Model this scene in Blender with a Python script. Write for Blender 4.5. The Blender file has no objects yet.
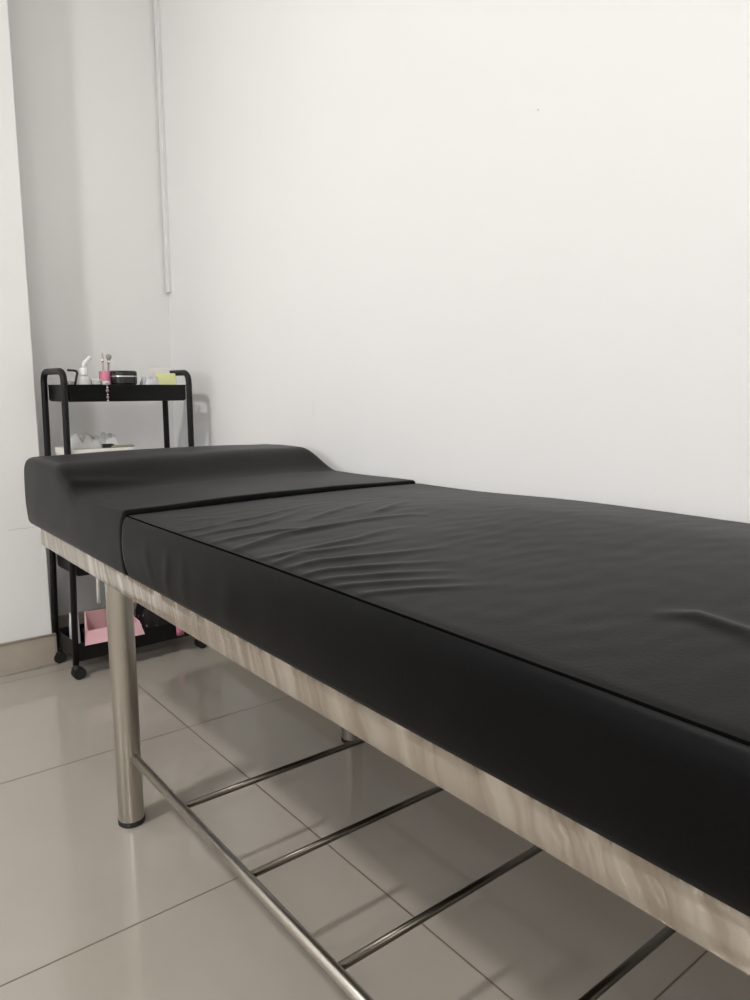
import bpy, bmesh, math, random
from mathutils import Vector, Matrix, noise
random.seed(4)
S = bpy.context.scene
COL = S.collection
PI = math.pi
# axes: X runs across the bed (towards the long wall), Y along the bed (towards its head end), Z up

# ------------------------------------------------------------------ materials
def mat(name, color, rough=.5, metal=0., spec=.5, **kw):
    m = bpy.data.materials.new(name); m.use_nodes = True
    b = m.node_tree.nodes['Principled BSDF']
    b.inputs['Base Color'].default_value = (*color, 1)
    b.inputs['Roughness'].default_value = rough
    b.inputs['Metallic'].default_value = metal
    b.inputs['Specular IOR Level'].default_value = spec
    for k, v in kw.items():
        b.inputs[k.replace('_', ' ')].default_value = v
    return m

def nt(m): return m.node_tree.nodes, m.node_tree.links, m.node_tree.nodes['Principled BSDF']

def noise_bump(m, scale, strength, dist=.001, stretch=(1, 1, 1), detail=3):
    n, l, b = nt(m)
    tc = n.new('ShaderNodeTexCoord'); mp = n.new('ShaderNodeMapping'); mp.inputs['Scale'].default_value = stretch
    tx = n.new('ShaderNodeTexNoise'); tx.inputs['Scale'].default_value = scale; tx.inputs['Detail'].default_value = detail
    bp = n.new('ShaderNodeBump'); bp.inputs['Strength'].default_value = strength; bp.inputs['Distance'].default_value = dist
    l.new(tc.outputs['Object'], mp.inputs['Vector']); l.new(mp.outputs[0], tx.inputs['Vector'])
    l.new(tx.outputs['Fac'], bp.inputs['Height']); l.new(bp.outputs[0], b.inputs['Normal'])
    return tx

def noise_color(m, c1, c2, scale, stretch=(1, 1, 1), lo=.35, hi=.65, detail=4):
    n, l, b = nt(m)
    tc = n.new('ShaderNodeTexCoord'); mp = n.new('ShaderNodeMapping'); mp.inputs['Scale'].default_value = stretch
    tx = n.new('ShaderNodeTexNoise'); tx.inputs['Scale'].default_value = scale; tx.inputs['Detail'].default_value = detail
    r = n.new('ShaderNodeValToRGB')
    r.color_ramp.elements[0].position = lo; r.color_ramp.elements[0].color = (*c1, 1)
    r.color_ramp.elements[1].position = hi; r.color_ramp.elements[1].color = (*c2, 1)
    l.new(tc.outputs['Object'], mp.inputs['Vector']); l.new(mp.outputs[0], tx.inputs['Vector'])
    l.new(tx.outputs['Fac'], r.inputs['Fac']); l.new(r.outputs['Color'], b.inputs['Base Color'])
    return r

wall_m = mat('wall_paint', (.82, .815, .805), .6, spec=.3)
noise_color(wall_m, (.862, .856, .846), (.878, .872, .863), 1.6)
noise_bump(wall_m, 90, .05, .002)
def wall_marks():
    # small scuffs and a hairline crack in the paint
    n, l, b = nt(wall_m)
    src = b.inputs['Base Color'].links[0].from_socket
    tc = n.new('ShaderNodeTexCoord'); sp = n.new('ShaderNodeSeparateXYZ'); nz = n.new('ShaderNodeTexNoise'); nz.inputs['Scale'].default_value = 60
    l.new(tc.outputs['Object'], sp.inputs[0]); l.new(tc.outputs['Object'], nz.inputs['Vector'])
    def M(op, a, c):
        x = n.new('ShaderNodeMath'); x.operation = op
        for i, q in enumerate((a, c)):
            if isinstance(q, (int, float)): x.inputs[i].default_value = q
            else: l.new(q, x.inputs[i])
        return x.outputs[0]
    def near(sock, c, w, wob=0):
        if wob: sock = M('ADD', sock, M('MULTIPLY', M('SUBTRACT', nz.outputs['Fac'], .5), wob))
        return M('LESS_THAN', M('ABSOLUTE', M('SUBTRACT', sock, c), 0), w)
    X, Y, Z = sp.outputs
    total = None
    for terms, k in ((((X, 1.08, .02, 0), (Y, 1.622, .0008, .004), (Z, .80, .020, 0)), .28), (((X, 1.08, .02, 0), (Y, .900, .0016, 0), (Z, 1.333, .0018, 0)), .5),
                  (((Y, 2.346, .02, 0), (X, .520, .036, .06), (Z, .437, .0012, .008)), .30), (((Y, 2.346, .02, 0), (X, .535, .03, .05), (Z, .885, .0015, .006)), -.2)):
        m = k
        for t in terms: m = M('MULTIPLY', near(*t), m)
        total = m if total is None else M('ADD', total, m)
    mx = n.new('ShaderNodeMix'); mx.data_type = 'RGBA'; mx.inputs['B'].default_value = (.30, .28, .25, 1)
    l.new(total, mx.inputs['Factor']); l.new(src, mx.inputs['A']); l.new(mx.outputs['Result'], b.inputs['Base Color'])
wall_marks()
ceil_m = mat('ceiling_paint', (.85, .85, .84), .8)
base_m = mat('skirting_tile', (.42, .37, .31), .25)
noise_color(base_m, (.40, .35, .29), (.45, .40, .335), 6)
caulk_m = mat('caulk', (.66, .60, .52), .5)
trunk_m = mat('white_plastic_trunking', (.82, .82, .82), .35)

def floor_material():
    m = mat('polished_floor_tile', (.5, .46, .41), .1)
    n, l, b = nt(m)
    tc = n.new('ShaderNodeTexCoord'); sep = n.new('ShaderNodeSeparateXYZ'); l.new(tc.outputs['Object'], sep.inputs[0])
    def math_(op, a, bb=None):
        x = n.new('ShaderNodeMath'); x.operation = op
        for i, s in enumerate((a, bb)):
            if s is None: continue
            if isinstance(s, (int, float)): x.inputs[i].default_value = s
            else: l.new(s, x.inputs[i])
        return x.outputs[0]
    def grid(sock, off, size):
        a = math_('DIVIDE', math_('SUBTRACT', sock, off), size)
        fr = math_('FRACT', a)
        d = math_('MULTIPLY', math_('MINIMUM', fr, math_('SUBTRACT', 1., fr)), size)
        return d, math_('FLOOR', a)
    dx, ix = grid(sep.outputs['X'], .7205, .6); dy, iy = grid(sep.outputs['Y'], 1.6735, .6)
    d = math_('MINIMUM', dx, dy)
    mr = n.new('ShaderNodeMapRange'); mr.inputs['From Min'].default_value = .0009; mr.inputs['From Max'].default_value = .0022
    l.new(d, mr.inputs['Value'])
    tone = n.new('ShaderNodeTexWhiteNoise'); tone.noise_dimensions = '2D'
    cmb = n.new('ShaderNodeCombineXYZ'); l.new(ix, cmb.inputs[0]); l.new(iy, cmb.inputs[1]); l.new(cmb.outputs[0], tone.inputs['Vector'])
    nz = n.new('ShaderNodeTexNoise'); nz.inputs['Scale'].default_value = 5; nz.inputs['Detail'].default_value = 6
    l.new(tc.outputs['Object'], nz.inputs['Vector'])
    tmix = math_('ADD', math_('MULTIPLY', nz.outputs['Fac'], .6), math_('MULTIPLY', tone.outputs['Value'], .3))
    r = n.new('ShaderNodeValToRGB')
    r.color_ramp.elements[0].position = .2; r.color_ramp.elements[0].color = (.385, .348, .302, 1)
    r.color_ramp.elements[1].position = .8; r.color_ramp.elements[1].color = (.43, .394, .344, 1)
    l.new(tmix, r.inputs['Fac'])
    mx = n.new('ShaderNodeMix'); mx.data_type = 'RGBA'
    mx.inputs['A'].default_value = (.16, .12, .085, 1)
    l.new(mr.outputs[0], mx.inputs['Factor']); l.new(r.outputs['Color'], mx.inputs['B'])
    l.new(mx.outputs['Result'], b.inputs['Base Color'])
    ro = n.new('ShaderNodeMapRange'); ro.inputs['To Min'].default_value = .6; ro.inputs['To Max'].default_value = .10
    l.new(mr.outputs[0], ro.inputs['Value']); l.new(ro.outputs[0], b.inputs['Roughness'])
    bp = n.new('ShaderNodeBump'); bp.inputs['Strength'].default_value = .4; bp.inputs['Distance'].default_value = .001
    l.new(mr.outputs[0], bp.inputs['Height']); l.new(bp.outputs[0], b.inputs['Normal'])
    return m
floor_m = floor_material()

leather_m = mat('black_leatherette', (.0028, .0027, .0030), .40, spec=.085, Sheen_Weight=.03, Sheen_Roughness=.35)
noise_bump(leather_m, 260, .16, .0012, detail=5)
piping_m = mat('black_piping', (.002, .002, .002), .9, spec=.02)
steel_m = mat('polished_steel', (.47, .44, .39), .28, 1.)
rail_m = mat('brushed_steel', (.56, .53, .48), .3, 1.)
bar_m = mat('dark_reflection_steel', (.10, .09, .075), .3, 1.)  # dark reflection of the bed underside put into the steel colour
def apron_material():
    m = mat('stainless_apron', (.6, .555, .49), .27, .9)
    n, l, b = nt(m)
    tc = n.new('ShaderNodeTexCoord'); sp = n.new('ShaderNodeSeparateXYZ'); l.new(tc.outputs['Object'], sp.inputs[0])
    def M(op, a, c):
        x = n.new('ShaderNodeMath'); x.operation = op
        for i, q in enumerate((a, c)):
            if isinstance(q, (int, float)): x.inputs[i].default_value = q
            else: l.new(q, x.inputs[i])
        return x.outputs[0]
    wob = n.new('ShaderNodeTexNoise'); wob.inputs['Scale'].default_value = 30; wob.inputs['Detail'].default_value = 2; l.new(tc.outputs['Object'], wob.inputs['Vector'])
    s1 = M('ADD', M('SUBTRACT', sp.outputs['Y'], M('MULTIPLY', sp.outputs['Z'], .42)), M('MULTIPLY', wob.outputs['Fac'], .02))
    s2 = M('ADD', s1, sp.outputs['X'])
    a = n.new('ShaderNodeTexNoise'); a.noise_dimensions = '1D'; a.inputs['Scale'].default_value = 30; a.inputs['Detail'].default_value = 3; a.inputs['Roughness'].default_value = .6; l.new(s2, a.inputs['W'])
    r = n.new('ShaderNodeValToRGB'); r.color_ramp.elements[0].position = .34; r.color_ramp.elements[0].color = (.42, .365, .31, 1)
    r.color_ramp.elements[1].position = .66; r.color_ramp.elements[1].color = (.61, .565, .505, 1)  # darker and lighter reflection bands painted along the sheet
    l.new(a.outputs['Fac'], r.inputs['Fac'])
    # narrow pale streaks: reflections in the wavy sheet, painted into its colour
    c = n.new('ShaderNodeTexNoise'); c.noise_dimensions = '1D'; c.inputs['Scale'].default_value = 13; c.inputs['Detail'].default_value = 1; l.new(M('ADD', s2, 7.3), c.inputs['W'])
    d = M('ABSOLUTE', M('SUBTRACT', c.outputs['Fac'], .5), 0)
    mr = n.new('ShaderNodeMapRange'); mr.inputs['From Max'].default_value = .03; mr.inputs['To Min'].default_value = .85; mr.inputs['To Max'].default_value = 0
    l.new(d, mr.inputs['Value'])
    fade = n.new('ShaderNodeMapRange'); fade.inputs['From Min'].default_value = -.2; fade.inputs['From Max'].default_value = .35; fade.inputs['To Min'].default_value = .12; l.new(sp.outputs['Y'], fade.inputs['Value'])  # painted reflections weaken towards the foot end
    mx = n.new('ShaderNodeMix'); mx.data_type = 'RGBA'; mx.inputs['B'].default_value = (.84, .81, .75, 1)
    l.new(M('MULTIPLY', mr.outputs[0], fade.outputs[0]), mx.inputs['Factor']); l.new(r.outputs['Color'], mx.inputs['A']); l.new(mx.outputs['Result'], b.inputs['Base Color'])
    bp = n.new('ShaderNodeBump'); bp.inputs['Strength'].default_value = .55; bp.inputs['Distance'].default_value = .004
    l.new(M('ADD', a.outputs['Fac'], c.outputs['Fac']), bp.inputs['Height']); l.new(bp.outputs[0], b.inputs['Normal'])
    return m
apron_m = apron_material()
board_m = mat('bed_board', (.12, .10, .08), .7)
rubber_m = mat('black_rubber', (.01, .01, .01), .6)
cart_m = mat('black_powder_coat', (.005, .005, .0053), .42, spec=.3)
noise_bump(cart_m, 400, .1, .0006)

# ------------------------------------------------------------------ helpers
def link(name, bm, m, parent=None, smooth=True, loc=None):
    me = bpy.data.meshes.new(name); bmesh.ops.recalc_face_normals(bm, faces=bm.faces); bm.to_mesh(me); bm.free()
    for p in me.polygons: p.use_smooth = smooth
    o = bpy.data.objects.new(name, me); COL.objects.link(o)
    if m: me.materials.append(m)
    if parent: o.parent = parent
    if loc is not None: o.location = loc
    return o
def tag(o, label, cat, group=None):
    o['label'] = label; o['category'] = cat
    if group: o['group'] = group
    return o
def thing(name, label, cat, loc=(0, 0, 0), rotz=0, group=None):
    o = bpy.data.objects.new(name, None); COL.objects.link(o)
    o.location = loc; o.rotation_euler = (0, 0, rotz); o.empty_display_size = .05
    return tag(o, label, cat, group)
def struct(name, bm, m, smooth=False):
    o = link(name, bm, m, smooth=smooth); o['kind'] = 'structure'; return o
def autosmooth(o, ang=40):
    me = o.data
    for p in me.polygons: p.use_smooth = True
    bm = bmesh.new(); bm.from_mesh(me)
    for e in bm.edges:
        if len(e.link_faces) == 2 and e.calc_face_angle(0) > math.radians(ang): e.smooth = False
    bm.to_mesh(me); bm.free(); return o

def box(bm, lo, hi, bev=0, seg=2):
    r = bmesh.ops.create_cube(bm, size=1)
    vs = r['verts']
    for v in vs:
        v.co = Vector([lo[i] + (v.co[i] + .5) * (hi[i] - lo[i]) for i in range(3)])
    if bev:
        es = list({e for v in vs for e in v.link_edges})
        bmesh.ops.bevel(bm, geom=es, offset=bev, segments=seg, profile=.5, affect='EDGES')
    return bm
def tube(bm, pts, r, n=14, caps=True, radii=None):
    pts = [Vector(p) for p in pts]; rings = []
    t0 = (pts[1] - pts[0]).normalized()
    a = Vector((0, 0, 1)) if abs(t0.z) < .9 else Vector((1, 0, 0))
    nrm = (a - t0 * a.dot(t0)).normalized()
    for i, p in enumerate(pts):
        t = ((pts[min(i + 1, len(pts) - 1)] - p).normalized() + (p - pts[max(i - 1, 0)]).normalized()).normalized()
        nrm = (nrm - t * nrm.dot(t)).normalized(); bi = t.cross(nrm)
        rr = radii[i] if radii else r
        rings.append([bm.verts.new(p + (nrm * math.cos(2 * PI * k / n) + bi * math.sin(2 * PI * k / n)) * rr) for k in range(n)])
    for A, B in zip(rings, rings[1:]):
        for k in range(n): bm.faces.new((A[k], A[(k + 1) % n], B[(k + 1) % n], B[k]))
    if caps: bm.faces.new(rings[0]); bm.faces.new(rings[-1])
    return bm
def lathe(bm, prof, n=28, c=(0, 0, 0)):
    rings = []
    for r, z in prof:
        if r < 1e-6: rings.append([bm.verts.new((c[0], c[1], c[2] + z))])
        else: rings.append([bm.verts.new((c[0] + r * math.cos(2 * PI * k / n), c[1] + r * math.sin(2 * PI * k / n), c[2] + z)) for k in range(n)])
    for A, B in zip(rings, rings[1:]):
        if len(A) == 1 and len(B) == 1: continue
        for k in range(n):
            k2 = (k + 1) % n
            if len(A) == 1: bm.faces.new((A[0], B[k], B[k2]))
            elif len(B) == 1: bm.faces.new((A[k], A[k2], B[0]))
            else: bm.faces.new((A[k], A[k2], B[k2], B[k]))
    return bm
def fillet(pts, r, n=8):
    """round the corners of a 3D polyline"""
    pts = [Vector(p) for p in pts]; out = [pts[0]]
    for a, b, c in zip(pts, pts[1:], pts[2:]):
        d1 = (a - b).normalized(); d2 = (c - b).normalized()
        half = d1.angle(d2) / 2; L = min(r / math.tan(half), (a - b).length * .49, (c - b).length * .49)
        p1 = b + d1 * L; p2 = b + d2 * L
        for i in range(n + 1):
            t = i / n; out.append((p1 * (1 - t) + b * t) * (1 - t) + (b * (1 - t) + p2 * t) * t)
    out.append(pts[-1]); return out
def smoothstep(a, b, x):
    t = max(0, min(1, (x - a) / (b - a))); return t * t * (3 - 2 * t)

# ------------------------------------------------------------------ the room
XW, YB, YL, XL = 1.08, 2.522, 2.346, .578      # long wall, recess back wall, left wall face, its outer corner
XS, YN, H = -2.6, -2.4, 2.75                    # window wall, near end of the room, ceiling
struct('floor', box(bmesh.new(), (XS - .1, YN - .1, -.1), (XW + .12, YB + .12, 0)), floor_m)
struct('ceiling', box(bmesh.new(), (XS - .1, YN - .1, H), (XW + .12, YB + .12, H + .1)), ceil_m)
struct('wall_right', box(bmesh.new(), (XW, YN - .1, 0), (XW + .12, YB + .12, H)), wall_m)
struct('wall_back', box(bmesh.new(), (XL - .1, YB, 0), (XW, YB + .12, H)), wall_m)
bm = box(bmesh.new(), (XS - .1, YL, 0), (XL, YB + .12, H), .001, 1)
struct('wall_left', bm, wall_m)
# window wall with its opening
WY0, WY1, WZ0, WZ1 = -.2, 1.7, .75, 2.2
bm = bmesh.new()
box(bm, (XS - .1, YN, 0), (XS, WY0, H)); box(bm, (XS - .1, WY1, 0), (XS, YL, H))
box(bm, (XS - .1, WY0, 0), (XS, WY1, WZ0)); box(bm, (XS - .1, WY0, WZ1), (XS, WY1, H))
struct('wall_window', bm, wall_m)
bm = box(bmesh.new(), (XS - .1, YN - .1, 0), (XW, YN, H))
struct('wall_near', bm, wall_m)
win_m = mat('white_window_frame', (.8, .8, .8), .35)
bm = bmesh.new()
for a, b in (((WY0, WZ0), (WY0 + .05, WZ1)), ((WY1 - .05, WZ0), (WY1, WZ1)), ((WY0, WZ0), (WY1, WZ0 + .05)), ((WY0, WZ1 - .05), (WY1, WZ1)),
             (((WY0 + WY1) / 2 - .03, WZ0), ((WY0 + WY1) / 2 + .03, WZ1))):
    box(bm, (XS - .07, a[0], a[1]), (XS - .02, b[0], b[1]))
struct('window_1', bm, win_m)
# skirting
def skirting(name, lo, hi):
    bm = box(bmesh.new(), lo, hi, .0025, 2); return struct(name, bm, base_m)
skirting('baseboard_left', (XS, YL - .012, 0), (XL + .006, YL, .098))
skirting('baseboard_recess', (XL, YL - .011, 0), (XL + .010, YB, .098))
skirting('baseboard_back', (XL + .01, YB - .011, 0), (XW, YB, .098))
skirting('baseboard_right', (XW - .011, YN, 0), (XW, YB - .011, .098))
bm = bmesh.new(); tube(bm, [(XS, YL - .013, .0985), (XL + .006, YL - .013, .0985)], .0035, 8)
tube(bm, [(XS, YL - .014, .001), (XL + .006, YL - .014, .001)], .0045, 8)
struct('trim_1', bm, caulk_m, True)
# cable trunking down the corner
t = thing('cable_trunking', 'narrow white plastic cable trunking running down the wall corner above the black cart', 'cable trunking', (XW, 2.504, 1.178))
bm = box(bmesh.new(), (-.007, -.0115, 0), (0, .0115, H - 1.178 - .002), .001, 1); link('trunking_base', bm, trunk_m, t, False)
bm = box(bmesh.new(), (-.0115, -.0125, .0), (-.0065, .0125, H - 1.178 - .002), .0015, 2); link('trunking_cover', bm, trunk_m, t, False)

# ------------------------------------------------------------------ the examination bed
bed = thing('examination_bed', 'long black padded examination bed on a stainless steel frame beside the white wall', 'bed', (.73, .8, 0))
BO = Vector((.73, .8, 0))
def bpart(name, bm, m, parent=None, smooth=True):
    bmesh.ops.translate(bm, verts=bm.verts, vec=-BO)
    return link(name, bm, m, parent or bed, smooth)
FX0, FX1, FY0, FY1 = .424, 1.036, -.20, 1.752
FZ0, FZ1 = .5000, .5455
# steel apron: four bent sheets as one frame, with a lip along the top
def apron():
    bm = bmesh.new(); random.seed(9)
    path = []
    def edge(a, b, n):
        for i in range(n): path.append((a[0] + (b[0] - a[0]) * i / n, a[1] + (b[1] - a[1]) * i / n))
    edge((FX0, FY0), (FX0, FY1), 260); edge((FX0, FY1), (FX1, FY1), 80); edge((FX1, FY1), (FX1, FY0), 60); edge((FX1, FY0), (FX0, FY0), 20)
    # section: outward offset, height; the sheet is 3 mm thick with a rolled lip at the top
    sec = [(-.004, FZ0 + .002), (-.003, FZ0), (0, FZ0), (.001, FZ0 + .002), (.0012, FZ0 + .014), (.001, FZ0 + .027), (.0008, FZ1 - .007),
           (.003, FZ1 - .005), (.0036, FZ1 - .003), (.003, FZ1 - .001), (.001, FZ1), (-.004, FZ1), (-.004, FZ0 + .024)]
    cx, cy = (FX0 + FX1) / 2, (FY0 + FY1) / 2; rings = []
    for (x, y) in path:
        nx = -1 if abs(x - FX0) < 1e-6 else (1 if abs(x - FX1) < 1e-6 else 0)
        ny = -1 if abs(y - FY0) < 1e-6 else (1 if abs(y - FY1) < 1e-6 else 0)
        ring = []
        for k, (o, z) in enumerate(sec):
            dent = 0
            if 3 <= k <= 6:
                dent = .0006 * noise.noise(Vector((x * 3, y * 24 + z * 5, z * 8))) + .0005 * noise.noise(Vector((3.3, y * 61 - z * 14, z * 12)))
            ring.append(bm.verts.new((x + nx * (o + dent), y + ny * (o + dent), z)))
        rings.append(ring)
    n = len(rings); m = len(sec)
    for i in range(n):
        A, B = rings[i], rings[(i + 1) % n]
        for k in range(m): bm.faces.new((A[k], A[(k + 1) % m], B[(k + 1) % m], B[k]))
    return bm
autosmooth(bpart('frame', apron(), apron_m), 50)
bpart('bed_board', box(bmesh.new(), (FX0 + .004, FY0 + .004, FZ0 + .028), (FX1 - .004, FY1 - .004, FZ1)), board_m, smooth=False)
LY = (.04, 1.357); LX = (.458, 1.003); LR = .0245
for x in LX:
    for y in LY:
        bm = bmesh.new(); lathe(bm, [(LR, .011), (LR, FZ0 + .030)], 40, (x, y, 0))
        leg = bpart('leg', bm, steel_m)
        bm = bmesh.new(); lathe(bm, [(0, 0), (LR - .001, 0), (LR + .001, .002), (LR + .001, .010), (LR - .001, .0125), (0, .0125)], 40, (x, y, 0))
        autosmooth(bpart('foot_cap', bm, rubber_m, leg), 40)
RZ = .142
for x in LX:
    bm = bmesh.new(); xr = x + (.005 if x < .7 else -.005); tube(bm, [(xr, LY[0] + LR - .005, RZ), (xr, LY[1] - LR + .005, RZ)], .0085, 18)
    bpart('side_rail', bm, rail_m)
for y in (1.119, .888, .665, .444, .222):
    bm = bmesh.new(); tube(bm, [(LX[0] + .012, y, RZ), (LX[1] - .012, y, RZ)], .0058, 14)
    bpart('crossbar', bm, bar_m)

# pads
def pad(xs, ys, topz, rings, zb, corner):
    """closed upholstered pad: a dense top, rings going down its sides, a flat underside"""
    bm = bmesh.new(); x0, x1, y0, y1 = xs[0], xs[-1], ys[0], ys[-1]
    def rnd(x, y, r):
        cx = x0 + r if x < x0 + r else (x1 - r if x > x1 - r else None)
        cy = y0 + r if y < y0 + r else (y1 - r if y > y1 - r else None)
        if cx is None or cy is None: return x, y
        a, b = (x - cx) / r, (y - cy) / r
        return cx + r * a * math.sqrt(1 - b * b / 2), cy + r * b * math.sqrt(1 - a * a / 2)
    g = []
    for y in ys:
        row = []
        for x in xs:
            X, Y = rnd(x, y, corner); row.append(bm.verts.new((X, Y, topz(X, Y))))
        g.append(row)
    for j in range(len(ys) - 1):
        for i in range(len(xs) - 1): bm.faces.new((g[j][i], g[j][i + 1], g[j + 1][i + 1], g[j + 1][i]))
    nx, ny = len(xs), len(ys)
    loop = [g[0][i] for i in range(nx)] + [g[j][-1] for j in range(1, ny)] + [g[-1][i] for i in range(nx - 2, -1, -1)] + [g[j][0] for j in range(ny - 2, 0, -1)]
    base = [v.co.copy() for v in loop]; N = len(loop); outs = []
    for k in range(N):
        t = base[(k + 1) % N] - base[k - 1]; o = Vector((t.y, -t.x, 0)).normalized(); outs.append(o)
    prev = loop
    for (off, f, dz) in rings:                     # offset outwards, fraction of the height, absolute dz
        cur = []
        for k in range(N):
            sc_ = .25 if abs(outs[k].y) > .9 else 1.
            b = base[k]; z = zb + (b.z - zb) * f + dz
            d = off + (side_dent(b.x, b.y, z) if .1 < f < .93 else 0)
            d *= sc_
            cur.append(bm.verts.new((b.x + outs[k].x * d, b.y + outs[k].y * d, z)))
        for k in range(N): bm.faces.new((prev[k], cur[k], cur[(k + 1) % N], prev[(k + 1) % N]))
        prev = cur
    bm.faces.new(prev[::-1])
    return bm, base
def side_dent(x, y, z):
    f = 0
    for yc, k, w, a in ((.985, -.35, .010, .0022), (.93, -.25, .014, .0016), (.80, -.5, .018, .0014), (1.06, .2, .012, .0012)):
        f += .5 * a * math.exp(-((y - yc - k * (z - .60)) / w) ** 2)
    return f + .0016 * noise.noise(Vector((x * 5, y * 5, z * 6))) + .0007 * noise.noise(Vector((x * 16 + 3, y * 16 + z * 9, z * 7)))

# creases in the cover: polylines (y, x) measured on the pad, with height and width
CR = [
 ([(.971, .415), (.971, .448), (1.0, .5), (1.0, .546)], .0022, .0065),
 ([(.922, .415), (.938, .465), (.955, .521), (1.0, .604), (1.029, .652)], .0030, .007),
 ([(.868, .414), (.883, .473), (.901, .534), (.892, .565)], .0030, .007),
 ([(.803, .408), (.825, .461), (.865, .53), (.88, .60), (.884, .65), (.878, .706), (.860, .752), (.806, .768)], .0050, .0095),
 ([(.748, .418), (.745, .449), (.761, .513), (.779, .587)], .0034, .0075),
 ([(.711, .41), (.735, .472), (.738, .53)], .0030, .007),
 ([(.684, .415), (.692, .466), (.681, .533)], .0032, .007),
 ([(.650, .408), (.650, .452), (.635, .5)], .0030, .0065),
 ([(.623, .410), (.614, .441), (.602, .474)], .0026, .006),
 ([(.594, .410), (.584, .432), (.574, .456)], .0024, .006),
 ([(.553, .409), (.548, .430), (.530, .475)], .0022, .006),
 ([(.999, .491), (1.036, .58), (1.071, .668)], .0024, .007),
 ([(.948, .61), (.984, .686), (1.008, .747)], .0026, .008),
 ([(.917, .728), (.951, .796), (.989, .871)], .0030, .009),
 ([(1.04, .45), (1.06, .50), (1.065, .56)], .0014, .007),
 ([(.336, .600), (.315, .614), (.289, .609), (.265, .604), (.225, .580), (.18, .55)], .0042, .009),
]
SEG = []
for q, (pts, a, w) in enumerate(CR):
    if 0 < q < 13 and q != 3:                   # the creases run out slowly across the pad
        p1, p2 = pts[-2], pts[-1]; L = math.dist(p1, p2)
        pts = pts + [(p2[0] + (p2[0] - p1[0]) / L * .05, p2[1] + (p2[1] - p1[1]) / L * .05), (p2[0] + (p2[0] - p1[0]) / L * .08 - .012, p2[1] + (p2[1] - p1[1]) / L * .11)]
    pts = [(y * (1 - .045 * smoothstep(.42, .62, x)), x * (1 - .045 * smoothstep(.42, .62, x))) for y, x in pts]
    w *= 1.12; a *= .92
    L = [0]
    for p, q in zip(pts, pts[1:]): L.append(L[-1] + math.dist(p, q))
    for i in range(len(pts) - 1):
        SEG.append((pts[i][1], pts[i][0], pts[i + 1][1], pts[i + 1][0], L[i] / L[-1], L[i + 1] / L[-1], a, w, id(pts)))
def creases(x, y):
    best = {}
    for x0, y0, x1, y1, t0, t1, a, w, key in SEG:
        if min(x0, x1) - .04 > x or max(x0, x1) + .04 < x or min(y0, y1) - .04 > y or max(y0, y1) + .04 < y: continue
        dx, dy = x1 - x0, y1 - y0; s = max(0, min(1, ((x - x0) * dx + (y - y0) * dy) / (dx * dx + dy * dy)))
        d = math.hypot(x - x0 - s * dx, y - y0 - s * dy); t = t0 + (t1 - t0) * s
        h = a * math.exp(-(d / w) ** 2) * min(1, t * 5 + .25) * min(1, (1 - t) * 1.7)
        if h > best.get(key, 0): best[key] = h
    return sum(best.values())
MX0, MX1, MY0, MY1, MZB = .4120, 1.046, -.215, 1.166, .5460
def main_top(x, y):
    ex = min(x - MX0, MX1 - x); ey = min(MY1 - y, y - MY0)
    dome = (.15 + .85 * smoothstep(-.1, .40, x - MX0)) * (.5 * smoothstep(-.01, .03, MX1 - x) + .5 * smoothstep(0, .2, MX1 - x)) * (.25 + .75 * smoothstep(0, .5, ey))
    z = .6486 + .0190 * dome + .009 * smoothstep(1.17, .58, y) * smoothstep(.62, 1.0, x)
    e = min(ex, ey); z -= .0012 * (1 - smoothstep(0, .012, e))
    z += creases(x, y) * smoothstep(-.002, .012, ex)
    z += .0010 * noise.noise(Vector((x * 7, y * 7, 0))) * smoothstep(0, .05, e)
    z += .0005 * noise.noise(Vector((x * 25, y * 50, 3))) * smoothstep(0, .05, e)
    return z
def lin(a, b, n): return [a + (b - a) * i / n for i in range(n)]
e5 = [0, .0015, .004, .007, .011]
xs = [MX0 + q for q in e5] + lin(MX0 + .016, MX1 - .016, 150) + [MX1 - q for q in [.016] + e5[::-1]]
ys = [MY0 + q for q in e5] + lin(MY0 + .016, .14, 24) + lin(.14, .36, 50) + lin(.36, .5, 20) + lin(.5, MY1 - .016, 170) + [MY1 - q for q in [.016] + e5[::-1]]
bm, rim = pad(xs, ys, main_top, [(.0016, 1, -.0014), (.0042, 1, -.0042), (.0068, 1, -.0095), (.0088, 1, -.017), (.0098, 1, -.027), (.0100, .60, 0), (.0096, .45, 0), (.0085, .32, 0),
                                 (.0065, .20, 0), (.004, .08, 0), (.002, .02, 0), (-.002, 0, 0)], MZB, .007)
mattress = bpart('mattress', bm, leather_m)
bm = bmesh.new()
rp = [p for i, p in enumerate(rim)]
pts = [p + Vector((0, 0, -.0003)) for p in rp]
tube(bm, pts + [pts[0]], .0014, 8, False)
bpart('piping', bm, piping_m, mattress)

HX0, HX1, HY0, HY1 = .410, 1.044, 1.1732, 1.797
def head_top(x, y):
    t = max(0, min(1, (x - HX0) / (HX1 - HX0))); bump = smoothstep(1.405 + .05 * t, 1.56 + .05 * t, y)
    z = .6520 + .0495 * bump
    ex = min(x - HX0, HX1 - x)
    z += .005 * smoothstep(0, .22, ex) * (1 - .3 * bump)
    z += .004 * smoothstep(1.40, 1.18, y)
    z -= .003 * smoothstep(1.68, 1.80, y)
    rr = .010 + .010 * bump
    for d in (x - HX0, HX1 - x, HY1 - y):
        if d < rr: z -= rr * (1 - math.sqrt(max(0, 1 - (1 - d / rr) ** 2))) * .6
    d = y - HY0
    if d < .005: z -= .005 * (1 - math.sqrt(max(0, 1 - (1 - d / .005) ** 2)))
    # slack pulls of the cover around the foot of the bump
    z += .0012 * noise.noise(Vector((x * 9, y * 5, 1.7)))
    z += .0022 * math.exp(-((y - 1.47 + .10 * (x - .45)) / .014) ** 2) * smoothstep(.36, .44, x) * (1 - smoothstep(.48, .62, x))
    return z
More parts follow.
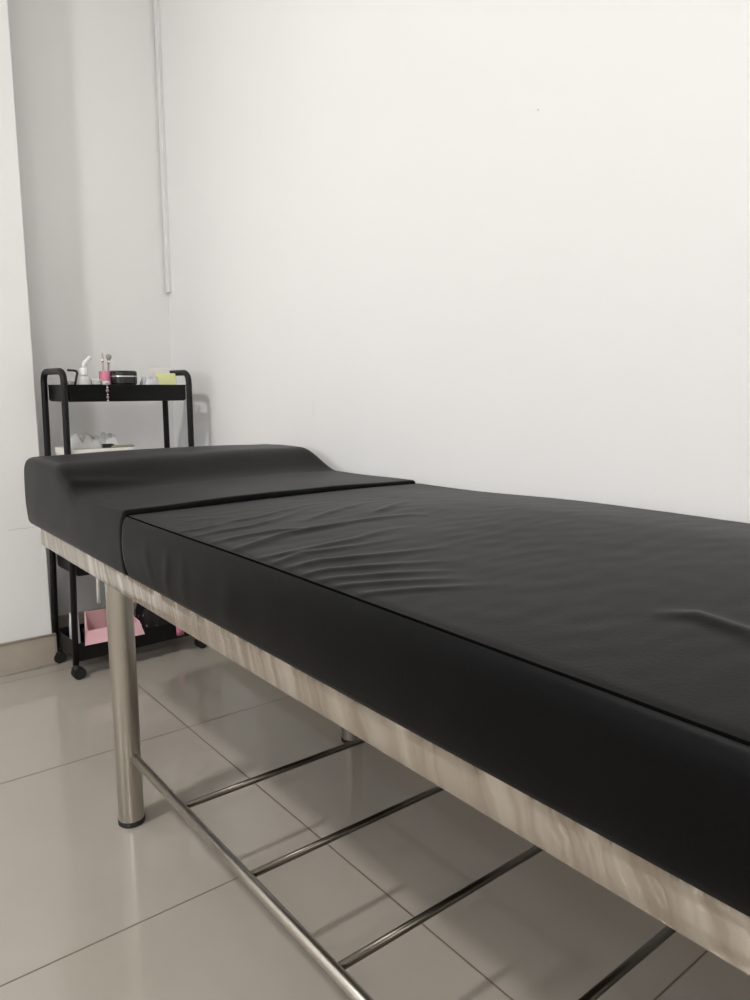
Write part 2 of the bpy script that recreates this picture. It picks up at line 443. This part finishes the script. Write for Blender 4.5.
e7 = [0, .001, .003, .006, .010, .015, .021]
xs = [HX0 + q for q in e7] + lin(HX0 + .03, HX1 - .03, 70) + [HX1 - q for q in [.03] + e7[::-1]]
ys = [HY0 + q for q in e7] + lin(HY0 + .03, HY1 - .03, 80) + [HY1 - q for q in [.03] + e7[::-1]]
bm, rim = pad(xs, ys, head_top, [(.0012, 1, -.003), (.0028, 1, -.008), (.004, 1, -.016), (.0048, .78, 0), (.005, .65, 0), (.005, .48, 0), (.0045, .32, 0), (.003, .16, 0), (.002, .05, 0), (-.002, 0, 0)], MZB, .008)
bpart('headrest', bm, leather_m)

# ------------------------------------------------------------------ the utility cart
CR_ = math.radians(2.6)
cart = thing('utility_cart', 'black four-tier rolling utility cart standing in the wall recess behind the bed head', 'cart', (.799, 2.268, 0), CR_)
CW, CD = .190, .087
for s in (-1, 1):
    x = s * CW; sp = -.018 if s < 0 else .002
    path = fillet([(x + sp, -CD, .045), (x + sp * .3, -CD, .5), (x, -CD, .899), (x, CD, .899), (x + sp * .3, CD, .5), (x + sp, CD, .045)], .034, 9)
    bm = bmesh.new(); tube(bm, path, .0092, 14); link('handle_frame', bm, cart_m, cart)
def tray_bm(z0, z1, hw, hd):
    bm = bmesh.new(); r = .009
    def outline(dx, z):
        out = []; w, d = hw + dx, hd + dx
        for cx, cy, a0 in ((w - r, d - r, 0), (-w + r, d - r, PI / 2), (-w + r, -d + r, PI), (w - r, -d + r, 3 * PI / 2)):
            for k in range(6): a = a0 + k * PI / 10; out.append((cx + r * math.cos(a), cy + r * math.sin(a), z))
        return [bm.verts.new(p) for p in out]
    rings = [outline(-.006, z0), outline(-.002, z0 + .0015), outline(0, z0 + .006), outline(.0005, z1 - .003), outline(.0014, z1 - .001), outline(.0005, z1), outline(-.0016, z1 - .001), outline(-.0022, z1 - .004), outline(-.0024, z0 + .004)]
    for A, B in zip(rings, rings[1:]):
        for k in range(len(A)): bm.faces.new((A[k], A[(k + 1) % len(A)], B[(k + 1) % len(A)], B[k]))
    bm.faces.new(rings[0]); bm.faces.new(rings[-1]); return bm
TZ = [.050, .307, .561, .8125]
for k, z in enumerate(TZ):
    wide = (.011, .004, .002, 0)[k]                # the posts splay a little towards the left foot
    bm = tray_bm(z, z + (.058 if k == 0 else .049), CW - .0096 + wide, CD + .002)
    bmesh.ops.translate(bm, verts=bm.verts, vec=(-wide, 0, 0))
    autosmooth(link('tray', bm, cart_m, cart), 35)
for s in (-1, 1):
    for q in (-1, 1):
        x = s * CW + (-.018 if s < 0 else .002); y = q * CD
        bm = bmesh.new()
        lathe(bm, [(0, .054), (.0085, .054), (.0085, .040), (.013, .036), (.013, .030), (0, .030)], 16, (x, y, 0))
        c = link('caster', bm, rubber_m, cart)
        bm = bmesh.new()
        for k in (-1, 1):
            r = bmesh.ops.create_cone(bm, cap_ends=True, segments=24, radius1=.0185, radius2=.0185, depth=.012,
                                      matrix=Matrix.Translation((x + .006, y + k * .0085, .0185)) @ Matrix.Rotation(PI / 2, 4, 'X'))
        box(bm, (x - .002, y - .004, .015), (x + .012, y + .004, .037))
        bmesh.ops.bevel(bm, geom=[e for e in bm.edges if len(e.link_faces) == 2 and e.calc_face_angle(0) > 1.2], offset=.0025, segments=2, affect='EDGES')
        autosmooth(link('wheel', bm, rubber_m, c), 40)

def on_cart(lx, ly, z):
    return (.799 + lx * math.cos(CR_) - ly * math.sin(CR_), 2.268 + lx * math.sin(CR_) + ly * math.cos(CR_), z)
TOP = TZ[3] + .0042; T2 = TZ[2] + .0042; T3 = TZ[1] + .0042; T1 = TZ[0] + .0042

# --- on the top tray
clear_m = mat('clear_plastic', (.92, .93, .94), .12, Transmission_Weight=.75, IOR=1.35)
milky_m = mat('milky_plastic', (.82, .82, .81), .35, Transmission_Weight=.25)
white_m = mat('white_plastic', (.80, .80, .79), .35)
paper_m = mat('white_paper', (.74, .72, .68), .7)
greyp_m = mat('grey_film', (.50, .50, .51), .35)
pink_m = mat('pink_paper', (.84, .50, .55), .6); noise_color(pink_m, (.81, .46, .51), (.87, .54, .59), 14)
hot_m = mat('hot_pink', (.74, .24, .36), .4)
yellow_m = mat('pale_yellow_paper', (.80, .83, .42), .7)
green_m = mat('pale_green_jar', (.52, .56, .44), .35)
blackp_m = mat('black_plastic', (.012, .012, .013), .25)
silver_m = mat('silver_metal', (.75, .75, .75), .2, 1.)
wood_m = mat('brush_wood', (.48, .40, .36), .5)
bristle_m = mat('grey_bristle', (.36, .35, .34), .9)
rose_m = mat('rose_plastic', (.36, .24, .26), .3)

t = thing('dropper_bottle', 'white squeeze bottle with a tilted nozzle at the left end of the cart top', 'bottle', on_cart(-.118, -.045, TOP))
bm = bmesh.new(); lathe(bm, [(0, 0), (.015, 0), (.017, .003), (.017, .058), (.014, .067), (.008, .071), (.008, .074), (0, .074)], 24); autosmooth(link('body', bm, milky_m, t), 40)
bm = bmesh.new(); lathe(bm, [(.0115, .072), (.0115, .090), (.0095, .093), (0, .093)], 20); autosmooth(link('collar', bm, white_m, t), 40)
bm = bmesh.new(); tube(bm, fillet([(0, 0, .09), (.002, 0, .106), (.020, -.004, .124)], .008, 5), .0062, 12, radii=None); link('nozzle', bm, white_m, t)

t = thing('plastic_cup', 'small clear plastic cup beside the left handle of the cart top', 'cup', on_cart(-.150, -.008, TOP))
bm = bmesh.new(); lathe(bm, [(0, 0), (.015, 0), (.0185, .052), (.0195, .053), (.0185, .054), (.0172, .053), (.0138, .002), (0, .002)], 26); autosmooth(link('cup_wall', bm, clear_m, t), 50)
bm = bmesh.new(); lathe(bm, [(0, .003), (.0135, .003), (.0155, .034), (0, .034)], 20); autosmooth(link('cotton_filling', bm, greyp_m, t), 50)
bm = bmesh.new(); tube(bm, fillet([(0, 0, .002), (.020, 0, .084), (-.008, .004, .086)], .008, 5), .0032, 10)
tag(link('bent_wand', bm, blackp_m, loc=on_cart(-.156, -.045, TOP)), 'thin black bent wand leaning beside the clear cup on the cart top', 'wand')

t = thing('cosmetic_jar', 'low pale green jar between the white bottle and the pink cup', 'jar', on_cart(-.083, -.035, TOP))
bm = bmesh.new(); lathe(bm, [(0, 0), (.017, 0), (.019, .003), (.019, .044), (.017, .047), (0, .047)], 26); autosmooth(link('body', bm, green_m, t), 40)
bm = bmesh.new(); lathe(bm, [(.0195, .046), (.0195, .058), (.0175, .060), (0, .060)], 26); autosmooth(link('lid', bm, mat('frosted_lid', (.68, .67, .62), .4), t), 40)
t = thing('cream_tube', 'short white cream tube standing just left of the pink cup', 'tube', on_cart(-.060, -.058, TOP))
bm = bmesh.new(); lathe(bm, [(0, 0), (.009, 0), (.009, .012), (0, .012)], 18); autosmooth(link('cap', bm, white_m, t), 40)
bm = bmesh.new()
ring0 = [bm.verts.new((.0095 * math.cos(a), .0095 * math.sin(a), .012)) for a in [2 * PI * k / 18 for k in range(18)]]
ring1 = [bm.verts.new((.0115 * math.cos(a), .0012 * math.sin(a), .056)) for a in [2 * PI * k / 18 for k in range(18)]]
for k in range(18): bm.faces.new((ring0[k], ring0[(k + 1) % 18], ring1[(k + 1) % 18], ring1[k]))
bm.faces.new(ring0); bm.faces.new(ring1); autosmooth(link('body', bm, milky_m, t), 50)

pc = on_cart(-.048, -.02, TOP)
t = thing('brush_cup', 'small glossy pink and rose cup holding the makeup brushes', 'cup', pc)
bm = bmesh.new(); lathe(bm, [(0, 0), (.014, 0), (.0155, .003), (.0155, .047), (.0145, .047), (.0145, .004), (0, .004)], 28); autosmooth(link('cup_wall', bm, rose_m, t), 40)
bm = bmesh.new(); lathe(bm, [(.0145, .045), (.0158, .045), (.0168, .050), (.0168, .082), (.0158, .084), (.0146, .082), (.0145, .045)], 28); autosmooth(link('rim_band', bm, hot_m, t), 40)
def brush(name, label, dx, dy, L, tip, m, hm, tilt):
    o = thing(name, label, 'brush', (pc[0] + dx, pc[1] + dy, pc[2] + .0045), 0, None)
    o.rotation_euler = (tilt[0], tilt[1], 0)
    b = bmesh.new(); lathe(b, [(0, 0), (.0022, .001), (.0032, L * .5), (.0025, L * .8), (0, L * .8)], 12); link('handle', b, hm, o)
    b = bmesh.new(); lathe(b, [(.003, L * .78), (.0042, L * .80), (.0042, L * .86), (.003, L * .86)], 12); link('ferrule', b, silver_m, o)
    b = bmesh.new(); lathe(b, [(.0035, L * .855), (tip, L * .92), (tip * .9, L * .97), (0, L)], 14); link('bristles', b, m, o)
    return o
brush('makeup_brush', 'thin makeup brush with narrow tip, left of the two standing in the pink cup', -.004, -.003, .136, .0036, wood_m, wood_m, (.02, -.02))
brush('makeup_brush', 'makeup brush with a round grey head, right of the two standing in the pink cup', .006, .002, .132, .0085, bristle_m, rose_m, (-.02, .08))
# bead charm hanging over the front edge of the tray
ch = thing('bead_charm', 'string of dusky rose and silver beads hanging over the front of the cart top tray', 'charm', on_cart(-.074, -.0975, .866))
bm = bmesh.new(); tube(bm, fillet([(0, .007, .012), (0, .003, .0035), (0, -.001, .001), (0, -.003, -.050)], .004, 4), .0008, 6); link('cord', bm, silver_m, ch)
for k, (z, r) in enumerate(((-.003, .0042), (-.013, .0032), (-.022, .0046), (-.033, .0030), (-.041, .0040), (-.050, .0034))):
    bm = bmesh.new(); bmesh.ops.create_uvsphere(bm, u_segments=14, v_segments=10, radius=r, matrix=Matrix.Translation((0, -.0035, z)))
    link('bead', bm, rose_m if k % 2 == 0 else silver_m, ch)
# two stacked black compacts
for k, (z, lab) in enumerate(((TOP, 'lower of two stacked round black cases on the cart top, silver rim'), (TOP + .0462, 'upper of two stacked round black cases on the cart top, silver rim'))):
    h = .046 if k == 0 else .040
    t = thing('compact_case', lab, 'case', on_cart(.000 + .004 * k, -.03, z), 0, 'black cases on the cart top')
    w = .043 - .003 * k
    bm = bmesh.new(); lathe(bm, [(0, 0), (w - .003, 0), (w, .003), (w, h * .55), (0, h * .55)], 36); autosmooth(link('base', bm, blackp_m, t), 40)
    bm = bmesh.new(); lathe(bm, [(w - .002, h * .55), (w + .0006, h * .55), (w + .0006, h * .63), (w - .002, h * .63)], 36); autosmooth(link('rim', bm, silver_m, t), 40)
    bm = bmesh.new(); lathe(bm, [(0, h * .63), (w, h * .63), (w, h - .004), (w - .004, h), (0, h)], 36); autosmooth(link('lid', bm, blackp_m, t), 40)
# crumpled packs
def crumple(bm, w, d, h, seed, n=14, amp=.25):
    for j in range(n + 1):
        for i in range(n + 1): pass
    top = []; bot = []
    for j in range(n + 1):
        rt = []; rb = []
        for i in range(n + 1):
            x = -w / 2 + w * i / n; y = -d / 2 + d * j / n
            e = min(i, n - i, j, n - j) / n
            p = min(1, e * 6)
            z = h * (.12 + p ** .7 * (.65 + amp * noise.noise(Vector((x * 60 + seed, y * 60, seed))) + amp * abs(noise.noise(Vector((x * 130, y * 130 + seed, 2))))))
            wob = .0025 * noise.noise(Vector((x * 70, y * 70, seed)))
            rt.append(bm.verts.new((x + wob, y + wob, z))); rb.append(bm.verts.new((x + wob, y + wob, 0)))
        top.append(rt); bot.append(rb)
    for j in range(n):
        for i in range(n):
            bm.faces.new((top[j][i], top[j][i + 1], top[j + 1][i + 1], top[j + 1][i])); bm.faces.new((bot[j][i], bot[j + 1][i], bot[j + 1][i + 1], bot[j][i + 1]))
    for i in range(n):
        for a, b, c, d_ in ((top[0][i], bot[0][i], bot[0][i + 1], top[0][i + 1]), (top[n][i + 1], bot[n][i + 1], bot[n][i], top[n][i]),
                            (top[i + 1][0], bot[i + 1][0], bot[i][0], top[i][0]), (top[i][n], bot[i][n], bot[i + 1][n], top[i + 1][n])):
            bm.faces.new((a, b, c, d_))
    return bm
o = link('wet_wipe_pack', crumple(bmesh.new(), .056, .06, .070, 3, 16, .3), mat('pale_grey_film', (.62, .62, .63), .3), loc=on_cart(.080, -.045, TOP)); o.rotation_euler = (0, 0, .2)
tag(o, 'crinkled pale grey wipes pack between the black cases and the yellow note pad', 'pack')
t = thing('note_pad', 'pale yellow paper pad leaning upright at the right end of the cart top', 'note pad', on_cart(.137, -.050, TOP + .0016), .05)
t.rotation_euler = (-.22, 0, .05)
bm = bmesh.new()
box(bm, (-.032, -.004, 0), (.034, .004, .080), .0012, 1); link('sheets', bm, yellow_m, t, False)
bm = box(bmesh.new(), (-.032, .0042, 0), (.034, .0062, .082), .0004, 1); link('backing_card', bm, paper_m, t, False)
bm = box(bmesh.new(), (-.031, -.0015, 0), (.031, .0015, .098), .001, 1)
o = link('white_card', bm, paper_m, smooth=False, loc=on_cart(.136, -.012, TOP)); o.rotation_euler = (-.2, .0, -.1)
tag(o, 'white card standing behind the yellow pad on the cart top', 'card')

# --- second tray
t = thing('flat_box', 'flat white cardboard box lying on the second tier of the cart', 'box', on_cart(-.088, -.005, T2))
bm = box(bmesh.new(), (-.088, -.08, 0), (.088, .08, .090), .002, 1); link('box_base', bm, paper_m, t, False)
bm = bmesh.new(); box(bm, (-.0895, -.0815, .091), (.0895, .0815, .1105), .0015, 1); link('lid', bm, mat('box_lid', (.80, .78, .73), .55), t, False)
BX = T2 + .1108
film_m = mat('clear_wrapper', (.78, .78, .76), .2, Transmission_Weight=.5, IOR=1.25)
o = link('plastic_wrapper', crumple(bmesh.new(), .092, .060, .036, 11, 22, .6), film_m, loc=on_cart(-.126, -.03, BX)); tag(o, 'crumpled clear plastic wrapper at the left on the flat white box', 'wrapper')
o = link('cotton_pack', crumple(bmesh.new(), .068, .055, .034, 27, 20, .6), milky_m, loc=on_cart(-.047, -.005, BX)); o.rotation_euler = (0, 0, -.15)
tag(o, 'white cotton pack lying to the right of the clear wrapper on the flat box', 'pack')
bm = bmesh.new(); tube(bm, [(-.018, 0, .006), (-.014, 0, .006), (.014, 0, .006), (.02, 0, .006)], .006, 12, radii=[.003, .006, .006, .004])
tag(link('black_clip', bm, blackp_m, loc=on_cart(-.068, -.058, BX)), 'small black clip lying at the front edge of the flat white box', 'clip')
bm = box(bmesh.new(), (-.035, -.012, 0), (.035, .012, .006), .002, 1)
tag(link('nail_file', bm, mat('olive_grit', (.30, .29, .22), .8), smooth=False, loc=on_cart(-.022, -.058, BX)), 'olive grey nail file lying right of the black clip on the flat box', 'nail file')
# --- third tray: white ribbon hanging down
bm = bmesh.new(); pr = [(0, .012, .004), (0, .004, .003), (0, -.002, .0005), (0, -.003, -.02), (.001, -.003, -.06), (0, -.003, -.11), (-.001, -.004, -.135)]
L = []
for (x, y, z) in pr:
    L.append([bm.verts.new((x + a, y + b, z)) for a, b in ((-.005, -.0007), (.005, -.0007), (.005, .0007), (-.005, .0007))])
for A, B in zip(L, L[1:]):
    for k in range(4): bm.faces.new((A[k], A[(k + 1) % 4], B[(k + 1) % 4], B[k]))
bm.faces.new(L[0]); bm.faces.new(L[-1])
tag(link('white_ribbon', bm, paper_m, loc=on_cart(-.135, -.0975, TZ[1] + .0494)), 'white ribbon hanging over the front of the third tier of the cart', 'ribbon')

# --- bottom tray
def open_bag(w, d, h):
    """a paper bag lying open: flared walls folded outwards, thick enough to be paper card"""
    bm = bmesh.new()
    def rect(sx, sy, z, dz=0): return [bm.verts.new((a * sx, b * sy, z + (dz if b > 0 else 0))) for a, b in ((-1, -1), (1, -1), (1, 1), (-1, 1))]
    R = [rect(w * .34, d * .40, 0), rect(w * .50, d * .5, h, h * .35), rect(w * .488, d * .488, h, h * .35), rect(w * .33, d * .385, .003)]
    for A, B in zip(R, R[1:]):
        for k in range(4): bm.faces.new((A[k], A[(k + 1) % 4], B[(k + 1) % 4], B[k]))
    bm.faces.new(R[0]); bm.faces.new(R[-1]); return bm
t = thing('pink_paper_box', 'open pink folded paper box on the bottom tier of the cart', 'box', on_cart(-.085, -.055, T1 + .0565), -.05)
PW = .2
bm = bmesh.new()      # front panel with a triangular fold, sloping outwards
def slab(bm, quad, th):
    q = [Vector(p) for p in quad]; n = (q[1] - q[0]).cross(q[2] - q[0]).normalized() * th
    a = [bm.verts.new(p) for p in q]; b = [bm.verts.new(p - n) for p in q]
    bm.faces.new(a); bm.faces.new(b[::-1])
    for k in range(len(q)): bm.faces.new((a[k], a[(k + 1) % len(q)], b[(k + 1) % len(q)], b[k]))
slab(bm, [(-.092, -.0495, -.012), (.086, -.0495, -.012), (.076, -.038, .028), (-.080, -.038, .028)], .002)
link('front_panel', bm, pink_m, t, False)
bm = bmesh.new(); slab(bm, [(-.092, -.0495, -.012), (-.080, -.038, .028), (-.064, .05, .062), (-.068, .04, .004)], .002)
link('side_panel', bm, pink_m, t, False)
bm = bmesh.new(); slab(bm, [(.086, -.0495, -.012), (.082, .04, .004), (.052, .05, .058), (.076, -.038, .028)], .002)
link('side_panel', bm, pink_m, t, False)
bm = bmesh.new(); slab(bm, [(-.066, .048, .002), (.080, .048, .002), (.052, .052, .058), (-.064, .052, .062)], .002)
link('back_panel', bm, mat('dusty_pink_paper', (.60, .36, .37), .7), t, False)
bm = bmesh.new(); slab(bm, [(-.086, -.041, .0015), (.082, -.041, .0015), (.080, .046, .003), (-.068, .046, .003)], .0015)
link('bottom_panel', bm, pink_m, t, False)
bm = bmesh.new(); box(bm, (-.058, -.055, 0), (.085, .075, .0500), .003, 2)
tag(link('dark_box', bm, blackp_m, smooth=False, loc=on_cart(-.085, -.025, T1)), 'flat black box under the pink paper box on the bottom tier', 'box')
o = link('white_tissue', crumple(bmesh.new(), .022, .055, .125, 31, 12, .3), mat('tissue', (.72, .70, .73), .8), loc=on_cart(-.1895 + .0265, .0, T1 + .0)); tag(o, 'crumpled white tissue at the left end of the bottom tier', 'tissue')
o.location = on_cart(-.162, .048, T1)
# spotted dark pouch and a red pink bottle
pm = mat('spotted_pouch', (.02, .012, .014), .6)
n, l, b = nt(pm); tc = n.new('ShaderNodeTexCoord'); vo = n.new('ShaderNodeTexVoronoi'); vo.inputs['Scale'].default_value = 55
cr = n.new('ShaderNodeValToRGB'); cr.color_ramp.elements[0].position = .20; cr.color_ramp.elements[0].color = (.62, .44, .46, 1); cr.color_ramp.elements[1].position = .30; cr.color_ramp.elements[1].color = (.012, .008, .009, 1)
l.new(tc.outputs['Object'], vo.inputs['Vector']); l.new(vo.outputs['Distance'], cr.inputs['Fac']); l.new(cr.outputs['Color'], b.inputs['Base Color'])
o = link('fabric_pouch', crumple(bmesh.new(), .098, .12, .125, 41, 18, .18), pm, loc=on_cart(.068, .0, T1)); tag(o, 'dark pouch with pale pink spots right of the pink paper box', 'pouch')
bm = bmesh.new(); L = []
for k, (y, z) in enumerate([(.018, -.020), (.010, .001), (.002, .0035), (-.004, .0015), (-.0065, -.012), (-.0075, -.030), (-.0095, -.046)]):
    wv = .0012 * math.sin(k * 1.7)
    L.append([bm.verts.new((a, y + b + wv * (1 if a > 0 else -.3), z + (b * .6))) for a, b in ((-.013, -.0008), (0, -.0018), (.012, -.0008), (.012, .0008), (0, .0), (-.013, .0008))])
for A, B in zip(L, L[1:]):
    for k in range(6): bm.faces.new((A[k], A[(k + 1) % 6], B[(k + 1) % 6], B[k]))
bm.faces.new(L[0]); bm.faces.new(L[-1])
tag(link('pink_cloth', bm, hot_m, loc=on_cart(.121, -.0895, TZ[0] + .0600)), 'scrap of deep pink cloth draped over the front of the bottom tier, right end', 'cloth')

# ------------------------------------------------------------------ light
lamp_m = mat('lamp_diffuser', (.9, .9, .88), .5)
b = nt(lamp_m)[2]; b.inputs['Emission Color'].default_value = (1, .96, .9, 1); b.inputs['Emission Strength'].default_value = 6
t = thing('ceiling_lamp', 'round white ceiling lamp above the open floor', 'lamp', (-1.0, 1.12, H))
bm = bmesh.new(); lathe(bm, [(0, -.001), (.13, -.001), (.135, -.03), (.12, -.035), (0, -.035)], 36); autosmooth(link('housing', bm, white_m, t), 40)
bm = bmesh.new(); lathe(bm, [(.118, -.036), (.10, -.055), (0, -.06)], 36); link('diffuser', bm, lamp_m, t)
def area(name, loc, target, sx, sy, power, color, shape='RECTANGLE', spread=PI):
    L = bpy.data.lights.new(name, 'AREA'); L.shape = shape; L.size = sx; L.size_y = sy; L.energy = power; L.color = color; L.spread = spread
    o = bpy.data.objects.new(name, L); COL.objects.link(o); o.location = loc
    o.rotation_euler = (Vector(target) - Vector(loc)).to_track_quat('-Z', 'Y').to_euler(); return o
area('lamp_light', (-1.0, 1.12, H - .07), (-1.0, 1.12, 0), .2, .2, 39, (1, .985, .965), 'DISK')
area('window_daylight', (XS - .25, (WY0 + WY1) / 2, (WZ0 + WZ1) / 2), (0, (WY0 + WY1) / 2, (WZ0 + WZ1) / 2 - .1), WY1 - WY0, WZ1 - WZ0, 26, (.97, .99, 1))
area('room_light', (-1.5, -2.1, H - .06), (-1.5, -2.1, 0), .7, .4, 50, (1, .98, .955))
w = bpy.data.worlds.new('World'); S.world = w; w.use_nodes = True
w.node_tree.nodes['Background'].inputs['Color'].default_value = (.9, .95, 1, 1)
w.node_tree.nodes['Background'].inputs['Strength'].default_value = .6

# ------------------------------------------------------------------ camera
cam = bpy.data.cameras.new('Camera'); co = bpy.data.objects.new('Camera', cam); COL.objects.link(co)
u = (-.62161, -.1180, .77438); v = (.78332, -.09528, .61427); d = (.00129, .98843, .15166)
R = Matrix(((v[0], -v[1], -v[2]), (u[0], -u[1], -u[2]), (-d[0], d[1], d[2]))).normalized()
co.matrix_world = Matrix.Translation((0, 0, .853)) @ R.to_4x4()
cam.sensor_fit = 'AUTO'; cam.sensor_width = 36; cam.lens = 735 * 36 / 1000; cam.clip_start = .02
S.camera = co
S.view_settings.view_transform = 'Standard'; S.view_settings.look = 'None'; S.view_settings.gamma = 1; S.view_settings.use_curve_mapping = False
S.view_settings.exposure = -.17
